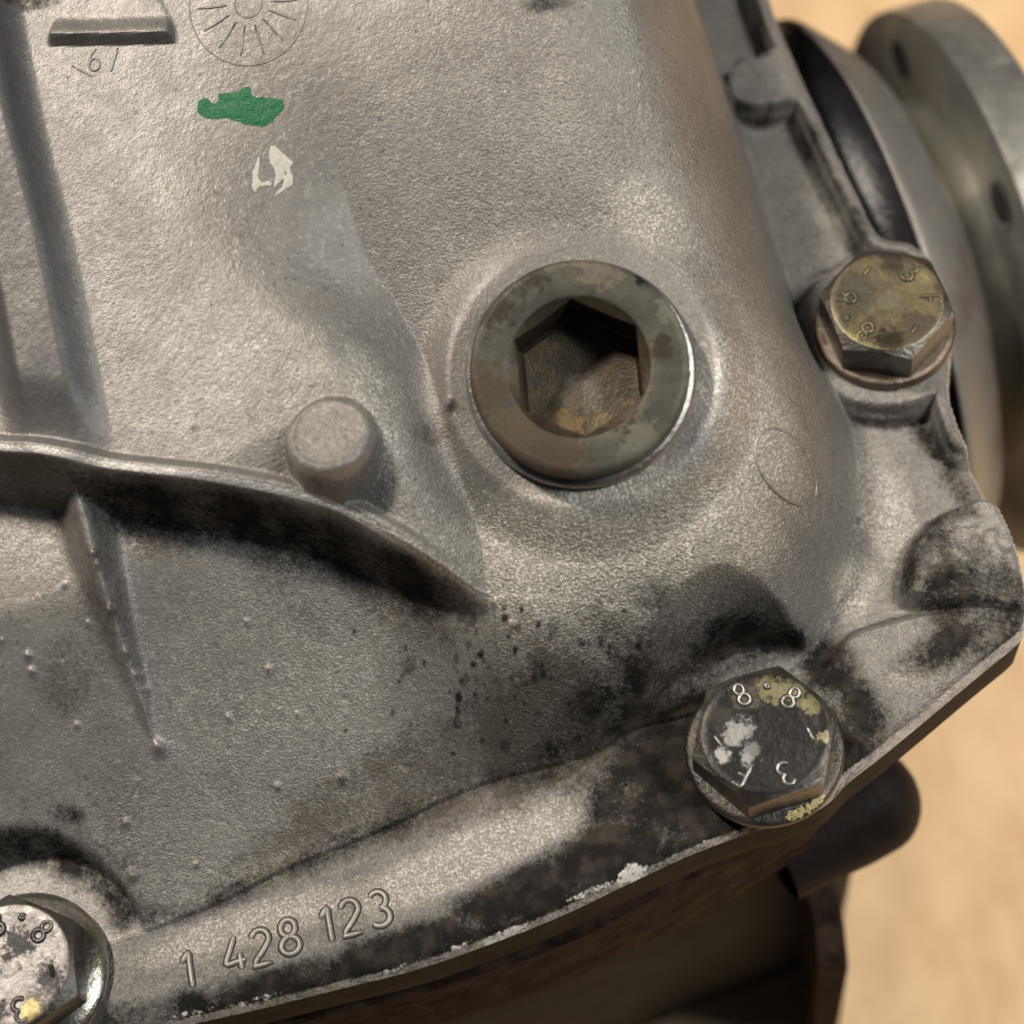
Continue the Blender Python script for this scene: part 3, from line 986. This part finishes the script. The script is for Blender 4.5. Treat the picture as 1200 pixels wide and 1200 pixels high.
# vertical edge of the flange down to the joint
lev = [(0.0, -13), (0.6, -22), (1.0, -60), (1.5, -88), (70, -92)]
V, Fc = [], []
tang = np.gradient(EDGE, axis=0)
nor = np.stack([-tang[:, 1], tang[:, 0]], -1)
nor /= np.linalg.norm(nor, axis=1, keepdims=True)
sgn = 1 if inside(np.array([EDGE[60][0] + nor[60][0] * 4]), np.array([EDGE[60][1] + nor[60][1] * 4]), OUT)[0] else -1
nin = nor * sgn
for off, z in lev:
    for k, p in enumerate(EDGE):
        V.append((p[0] + nin[k][0] * off, p[1] + nin[k][1] * off, z))
n = len(EDGE)
for i in range(len(lev) - 1):
    for k in range(n - 1):
        Fc.append((i * n + k, (i + 1) * n + k, (i + 1) * n + k + 1, i * n + k + 1))
rim = mesh_np('flange_edge', V, Fc, M['sooty'], cover)
ga = rim.data.attributes.new('grime_shade', 'FLOAT', 'POINT')
ga.data.foreach_set('value', np.repeat(np.array([0.35, 0.55, 0.9, 1.0, 1.0], np.float32), len(EDGE)))


# ---------------------------------------------------------------- raised writing on the casting
def drape(P2, r, lift=0.0, sides=8, flat=0.8, closed=False):
    P2 = np.asarray(P2, float)
    P3 = np.c_[P2, zat(P2[:, 0], P2[:, 1]) + lift]
    return tube(P3, r, sides, flat, closed)


def glyph_on(ch, px, py, h, rot, r, name, parent, lift=0.6, dark_line=True):
    c = on(px, py)
    ca, sa = math.cos(math.radians(rot)), math.sin(math.radians(rot))
    V, Fc = [], []
    for st in GLYPH[ch]:
        pts = catmull(np.array(st), 3) if len(st) < 8 else np.array(st)
        P2 = [(c[0] + h * (x * ca - y * sa), c[1] + h * (x * sa + y * ca)) for x, y in pts]
        v, f = drape(P2, r, lift)
        Fc += [tuple(i + len(V) for i in q) for q in f]
        V += list(v)
    o = mesh_np(name, V, Fc, M['cast'], parent)
    if dark_line:  # wider, flatter dark outline below each stroke
        V, Fc = [], []
        for st in GLYPH[ch]:
            pts = catmull(np.array(st), 3) if len(st) < 8 else np.array(st)
            P2 = [(c[0] + h * (x * ca - y * sa), c[1] + h * (x * sa + y * ca)) for x, y in pts]
            v, f = drape(P2, r * 1.32, 0.15, 8, 0.28)
            Fc += [tuple(i + len(V) for i in q) for q in f]
            V += list(v)
        mesh_np('dark_outline', V, Fc, M['dark_line'], parent)
    return o


for ch, px, py in (('1', 222, 1137), ('4', 275, 1117), ('2', 306, 1110), ('8', 339, 1098), ('1', 385, 1084), ('2', 411, 1075), ('3', 445, 1065)):
    glyph_on(ch, px, py, 39, 13, 3.2, 'raised_digit', cover, 0.2)

P2 = [(ej[0] + 33 * math.cos(math.radians(a)), ej[1] + 33 * math.sin(math.radians(a))) for a in range(0, 360, 8)]
v, f = drape(P2, 1.9, -0.5, closed=True)
mesh_np('mark_ring', v, f, M['cast'], cover_parts[11])
# date dial: spokes and ring
for a in range(0, 360, 26):
    ca, sa = math.cos(math.radians(a)), math.sin(math.radians(a))
    P2 = [(dial0[0] + r * ca, dial0[1] + r * sa) for r in (24, 34, 46, 56)]
    v, f = drape(P2, 1.5, 0.0)
    mesh_np('dial_mark', v, f, M['cast'], cover_parts[8])
for R_ in (15, 65):
    P2 = [(dial0[0] + R_ * math.cos(q), dial0[1] + R_ * math.sin(q)) for q in np.linspace(0, 2 * math.pi, 60, endpoint=False)]
    v, f = drape(P2, 0.9, 0.0, closed=True)
    mesh_np('dial_ring', v, f, M['cast'], cover_parts[8])
for ch, px, py, h in (('6', 111, 70, 24), ('/', 134, 70, 26)):
    glyph_on(ch, px, py, h, -3, 1.5, 'raised_digit', cover_parts[9], 0.2, False)
v, f = drape([on(84 + 5 * i, 77 + 2.6 * i)[:2] for i in range(6)], 1.3)
mesh_np('scratch_line', v, f, M['cast'], cover_parts[9])


# paint dabs: thin ragged layers lying on the casting
def paint(name, px, mat, seed, step=0.8, thick=0.7, holes=0.5, amp=0.5, label=None, cell=26):
    pls = []
    for poly in px:
        pts = np.array([on(a, b)[:2] for a, b in poly])
        pls.append(catmull(np.vstack([pts, pts[:1]]), 4))
    pl = np.vstack(pls)
    x = np.arange(pl[:, 0].min() - 6, pl[:, 0].max() + 6, step)
    y = np.arange(pl[:, 1].min() - 6, pl[:, 1].max() + 6, step)
    gx_, gy_ = np.meshgrid(x, y)
    sd = np.full(gx_.shape, -1e9)
    for q_ in pls:
        dd, _, _ = poly_dist(gx_, gy_, q_)
        sd = np.maximum(sd, np.where(inside(gx_, gy_, q_), dd, -dd))
    nz = fbm(gx_, gy_, 12, seed, 4, 0.6)
    nz2 = fbm(gx_, gy_ * 2.0, cell, seed + 5, 3)
    fld = np.minimum(sd / 7, 1.0) + (nz - 0.5) * amp * 2 - np.clip(nz2 - holes, 0, 1) * 6
    kv = fld > 0.05
    th = thick * np.clip(fld, 0, 1)
    zz = zat(gx_, gy_) + 0.35 + th
    idn = np.arange(gx_.size).reshape(gx_.shape)
    kf = kv[:-1, :-1] & kv[:-1, 1:] & kv[1:, :-1] & kv[1:, 1:]
    Q = np.stack([idn[:-1, :-1], idn[:-1, 1:], idn[1:, 1:], idn[1:, :-1]], -1)[kf]
    u, inv = np.unique(Q.ravel(), return_inverse=True)
    Vv = np.stack([gx_, gy_, zz], -1).reshape(-1, 3)[u] * S
    o = sheet(name, Vv, None, inv.reshape(-1, 4), mat, cover)
    o['label'] = label
    return o


paint('paint_mark', [[(229, 124), (233, 117), (243, 115), (247, 120), (255, 118), (255, 109), (268, 107), (277, 107), (284, 102), (294, 104), (296, 112), (318, 114), (331, 119), (333, 130), (322, 143), (306, 150), (288, 145), (262, 140), (240, 139), (231, 133)]], M['green'], 3, holes=0.66, amp=0.42, label='smear of green paint')
paint('paint_mark', [[(301, 181), (306, 187), (303, 203), (307, 213), (316, 212), (318, 217), (305, 219), (300, 226), (295, 221), (296, 203)], [(317, 170), (326, 173), (335, 181), (345, 190), (341, 199), (344, 208), (341, 219), (329, 227), (322, 229), (331, 213), (336, 202), (326, 200), (317, 192), (315, 180)], [(320, 196), (330, 199), (334, 206), (327, 216), (321, 220), (322, 208)]], M['cream'], 11, thick=0.9, holes=1.0, amp=0.28, label='chipped dab of cream paint', cell=18)


# ---------------------------------------------------------------- bolts
def make_bolt(name, label, base, rot, mats, washer_r, marks, af=134.0, h=52.0, wt=16.0, dome=0.0, wmat=None, grp='hex bolts of the cover flange', tilt=(0, 0, 1), mark_mat=None):
    root = thing(name, label, 'bolt', grp, base)
    fr = frame((0, 0, 0), tilt)
    n = 144
    rc = af / 2 * 0.955
    a30 = math.tan(math.radians(32))

    def hexr(p):
        q = (math.degrees(p) - rot) % 60 - 30
        return af / 2 / math.cos(math.radians(q))

    prof = [(0.01, wt + h - 1.5), (rc * .3, wt + h - 1.5), (rc * .6, wt + h - 1.2), (rc * 0.86, wt + h - .6), (rc * 0.97, wt + h), (rc * 1.0, wt + h - .8)]
    V, Fc = lathe(prof, n)
    face = mesh_np('head_face', put(V, fr), Fc, M[mats[0]], root, True, 40)
    rows = [('c', 0.0), ('c', 0.5), ('c', 1.0), ('e', 1.2), ('s', wt + h * 0.45), ('s', wt)]
    V = []
    for k, (ty, v_) in enumerate(rows):
        for j in range(n):
            p = 2 * math.pi * j / n
            R = hexr(p)
            if ty == 'c':
                r = rc + (R - rc) * v_
                z = wt + h - 0.8 - (r - rc) * a30
            elif ty == 'e':
                r = R + 0.25
                z = wt + h - 0.8 - (R - rc) * a30 - v_
            else:
                r, z = R + 0.25, v_
            V.append((r * math.cos(p), r * math.sin(p), z))
    Fc = []
    for i in range(len(rows) - 1):
        for j in range(n):
            k = (j + 1) % n
            Fc.append((i * n + j, (i + 1) * n + j, (i + 1) * n + k, i * n + k))
    mesh_np('hex_head', put(V, fr), Fc, M[mats[1]], root, True, 28)
    # washer with rolled rim
    wr = washer_r
    prof = [(30, wt + dome), (rc * 0.9, wt + dome), (wr * 0.90, wt + dome * 0.55), (wr - 3, wt - 1.0), (wr - 0.8, wt - 3), (wr, wt - 6), (wr, 2), (wr - 4, -2)]
    V, Fc = lathe(prof, 120)
    mesh_np('washer', put(V, fr), Fc, M[wmat or mats[2]], root, True, 50)
    for ch, ang, rad, hgt, spin in marks:
        a = math.radians(ang)
        cx, cy = rc * rad * math.cos(a), rc * rad * math.sin(a)
        g_ = a - math.pi / 2 + math.radians(spin)
        ca, sa = math.cos(g_), math.sin(g_)
        V, Fc = [], []
        for st in GLYPH[ch]:
            pts = catmull(np.array(st), 3) if len(st) < 8 else np.array(st)
            P3 = np.array([(cx + hgt * (x * ca - y * sa), cy + hgt * (x * sa + y * ca), wt + h - 0.6) for x, y in pts])
            v, f = tube(P3, 2.0, 8, 0.9)
            Fc += [tuple(i + len(V) for i in q) for q in f]
            V += list(v)
        mk_ = mesh_np('raised_mark', put(V, fr), Fc, M[mark_mat or mats[0]], root)
        V, Fc = [], []
        for st in GLYPH[ch]:
            pts = catmull(np.array(st), 3) if len(st) < 8 else np.array(st)
            P3 = np.array([(cx + hgt * (x * ca - y * sa), cy + hgt * (x * sa + y * ca), wt + h - 0.9) for x, y in pts])
            v, f = tube(P3, 3.1, 8, 0.3)  # dark outline, wider and flatter than the mark
            Fc += [tuple(i + len(V) for i in q) for q in f]
            V += list(v)
        mesh_np('dark_outline', put(V, fr), Fc, M['dark_line'], mk_)
    return root


def marks(first, step=-32.0):
    a = first
    return [('8', a, .74, 24, 0), ('.', a - 32, .80, 22, 0), ('8', a - 64, .74, 24, 0), ('-', a - 119, .72, 26, 25), ('3', a - 182, .74, 25, 0), ('F', a - 236, .76, 25, 0), ('-', a - 288, .74, 24, 25)]


b1 = make_bolt('hex_bolt', 'yellow-tinged hex bolt with rusty washer, highest of the three bolts, beside the drive flange', B1, -13, ('brass', 'headside', 'washer'), 82, marks(234))
b2 = make_bolt('hex_bolt', 'black oily hex bolt in the grimy pocket at the lower right of the cover', B2, 16, ('zinc', 'headside', 'oily'), 86, marks(116), af=140, h=50, wt=13, mark_mat='ring')  # brighter metal on its marks puts the light they catch into the colour
b3 = make_bolt('hex_bolt', 'hex bolt with flaking plating and bright domed washer at the lower left', B3, -22, ('zinc2', 'headside', 'washer2'), 93, marks(112), af=140, h=48, wt=10, dome=9)
# clump of dry yellow residue in the rim of the lower right washer
rng = np.random.default_rng(3)
pts = np.array([(80 * math.cos(math.radians(a)), 80 * math.sin(math.radians(a)), 12.5) for a in range(-76, -40, 2)])
V, Fc = tube(pts, 4.2, 10, 0.8)
V = np.array(V)
V += (rng.random(V.shape) - 0.5) * np.array([5.0, 5.0, 3.5])
res = mesh_np('residue', V, Fc, M['yellow'], b2, False)
res['label'] = 'crumbs of pale yellow residue on the washer rim'

# ---------------------------------------------------------------- filler plug
plug = thing('filler_plug', 'round weathered steel filler plug with hexagon socket screwed into the cover', 'plug', None, PC)
fr = frame((0, 0, 0), PN)
fr = (fr[0] * 0.895, fr[1])
ringp = [(110, 1), (128, 1), (133, 3), (136, 8), (135, 15), (131, 18), (122, 18)]
V, Fc = lathe(ringp, 160)
mesh_np('sealing_ring', put(V, fr), Fc, M['ring'], plug, True, 50)
TOP = 54.0
hexrot = 34.0


def hx(p, af=141.0):
    q = (math.degrees(p) - hexrot) % 60 - 30
    return af / 2 / math.cos(math.radians(q))


prof = [(120, 14), (127, 17), (127, TOP - 6), (126, TOP - 2.5), (122.5, TOP - 0.3), (117, TOP), (100, TOP), (86, TOP), (83, TOP - 1.0)]
V, Fc = lathe(prof, 180)
mesh_np('plug_head', put(V, fr), Fc, M['plug'], plug, True, 35)
rows = []
n = 180
V = []
for k in range(7):
    for j in range(n):
        p = 2 * math.pi * j / n
        R = hx(p)
        if k == 0:
            r, z = 83, TOP - 1.0
        elif k == 1:
            r, z = R, TOP - 1.0 - (83 - R) * 0.6
        elif k == 2:
            r, z = R - 0.5, TOP - 18
        elif k == 3:
            r, z = R - 1, TOP - 70
        elif k == 4:
            r, z = R * 0.93, TOP - 76
        elif k == 5:
            r, z = 38, TOP - 80
        else:
            r, z = 0.01, TOP - 83
        V.append((r * math.cos(p), r * math.sin(p), z))
Fc = []
for i in range(6):
    for j in range(n):
        k = (j + 1) % n
        Fc.append((i * n + j, i * n + k, (i + 1) * n + k, (i + 1) * n + j))
mesh_np('hex_socket', put(V, fr), Fc, M['socket'], plug, True, 30)

# ---------------------------------------------------------------- differential housing below the cover
house = thing('differential_housing', 'rusty brown cast iron differential housing showing below the cover flange', 'housing', None, (0, 0, -95))


HOUSE = catmull(np.vstack([at_many([(850, -190), (885, 30), (960, 220), (1030, 400), (1030, 560), (1000, 720), (968, 860), (958, 925), (940, 950)], -93), EDGE[30 * 6 - 6::6]]), 4)
HT = np.gradient(HOUSE, axis=0)
HN = np.stack([-HT[:, 1], HT[:, 0]], -1) * sgn
HN /= np.linalg.norm(HN, axis=1, keepdims=True)


def skirt(name, inset, z0, z1, mat, steps=8, amp=6, seed=5):
    V, Fc = [], []
    m_ = len(HOUSE)
    for i in range(steps + 1):
        tt = i / steps
        z = z0 + (z1 - z0) * tt
        for k, p in enumerate(HOUSE):
            off = inset(tt) + amp * (fbm(np.array([k * 3.0]), np.array([i * 9.0]), 30, seed, 3)[0] - 0.5)
            if i == 0:
                off = 60.0
            V.append((p[0] + HN[k][0] * off, p[1] + HN[k][1] * off, z + 95))
    for i in range(steps):
        for k in range(m_ - 1):
            Fc.append((i * m_ + k, (i + 1) * m_ + k, (i + 1) * m_ + k + 1, i * m_ + k + 1))
    return mesh_np(name, V, Fc, mat, house)


skirt('housing_flange', lambda t: -1 + 3 * t + 40 * max(0, t - 0.93) / 0.07, -93, -330, M['rust'], 16, 16, 5)
WALL = catmull(at_many([(850, -190), (930, 220), (1000, 400), (1000, 600), (1012, 800), (1006, 925), (985, 968), (890, 1008), (780, 1045), (650, 1100), (500, 1150), (300, 1210), (0, 1290), (-240, 1350)], -330), 6)
V, Fc = [], []
for i, (z, f_) in enumerate([(-325, 0), (-450, 2), (-600, 5), (-800, 3), (-1057, 0)]):
    for k, p in enumerate(WALL):
        V.append((p[0] + f_, p[1] - f_, z + 95))
m_ = len(WALL)
Fc = [(i * m_ + k, (i + 1) * m_ + k, (i + 1) * m_ + k + 1, i * m_ + k + 1) for i in range(4) for k in range(m_ - 1)]
mesh_np('housing_wall', V, Fc, M['dark'], house)  # near-black colour stands in for the shade below the flange
# rounded support arm reaching out to the right below the flange corner
arm0, arm1 = at(905, 1000, -330), at(1046, 922, -330)
ad = arm1 - arm0
Ln = np.linalg.norm(ad)
prof = [(64, 0), (66, Ln * 0.3), (70, Ln * 0.6), (70, Ln * 0.8)] + [(70 * math.cos(a), Ln * 0.8 + 62 * math.sin(a)) for a in np.linspace(0.1, 1.56, 9)]
V, Fc = lathe(prof, 48)
mesh_np('support_arm', put(V, frame(arm0 + np.array([0, 0, 95]), ad, (0, 0, 1))), Fc, M['dark'], house)
# curved bracket plate hanging beside the wall
pl = catmull(np.array([at(a, b, -520) for a, b in ((940, 985), (956, 1030), (968, 1075), (974, 1132))]), 5)
V, Fc = [], []
for p in pl:
    for dx, dz in ((-16, 0), (22, 0), (22, -532), (-16, -532)):
        V.append((p[0] + dx, p[1], p[2] + dz + 95))
for i in range(len(pl) - 1):
    for k in range(4):
        Fc.append((i * 4 + k, (i + 1) * 4 + k, (i + 1) * 4 + (k + 1) % 4, i * 4 + (k + 1) % 4))
Fc += [(3, 2, 1, 0), tuple((len(pl) - 1) * 4 + k for k in range(4))]
mesh_np('bracket_plate', V, Fc, M['rust'], house, True, 40)

# ---------------------------------------------------------------- drive flange with its shaft seal
AX = np.array([math.cos(-.053) * math.cos(.293), math.cos(-.053) * math.sin(.293), math.sin(-.053)])
AC = np.array([441.2, 494.1, -440.8])
hub = thing('drive_flange', 'blurred grey steel drive flange with bolt holes at the upper right', 'drive flange', None, AC)
fa = frame((0, 0, 0), AX, (0, 0, 1))
HOLE0 = 44.0


def ring_part(name, prof, mat, parent, n=160, sharp=40):
    V, Fc = lathe(prof, n)
    return mesh_np(name, put(V, fa), Fc, mat, parent, True, sharp)


ring_part('bearing_cap', [(250, -330), (392, -330), (396, -90), (400, -40), (422, -8), (429, -2)], M['black'], hub)
ring_part('cap_ring', [(427, -3), (430, -2.5), (431.6, 0), (430, 8), (400, 40), (377, 64), (366, 72), (330, 80)], M['hub'], hub)
ring_part('hub_neck', [(345, 70), (318, 84), (290, 104), (275, 126), (270, 147)], M['disc'], hub)
NB_ = 6
V, Fc = lathe([(268, 146), (396, 146), (402, 149), (403, 154), (403, 219), (401, 224), (396, 226), (200, 226)], 200)
disc = mesh_np('flange_disc', put(V, fa), Fc, M['disc'], hub, True, 40)
for k in range(NB_):
    a_ = math.radians(k * 60 + HOLE0)
    cc = np.array([335 * math.cos(a_), 335 * math.sin(a_)])
    V, Fc = lathe([(34, 143.5), (31, 143.2), (27, 145.2), (26, 146.3)], 36)
    V = V + np.array([cc[0], cc[1], 0])
    rim_ = mesh_np('bolt_hole', put(V, fa), Fc, M['disc'], disc)
    V, Fc = lathe([(27.5, 144.6), (20, 144.9), (0.01, 145.0)], 36)
    V = V + np.array([cc[0], cc[1], 0])
    mesh_np('hole_bore', put(V, fa), Fc, M['hole'], disc)
bench = mesh_np('workbench', [(-6000, -6000, -1060), (6000, -6000, -1060), (6000, 9000, -1060), (-6000, 9000, -1060)], [(0, 1, 2, 3)], M['wood'])
bench['kind'] = 'structure'
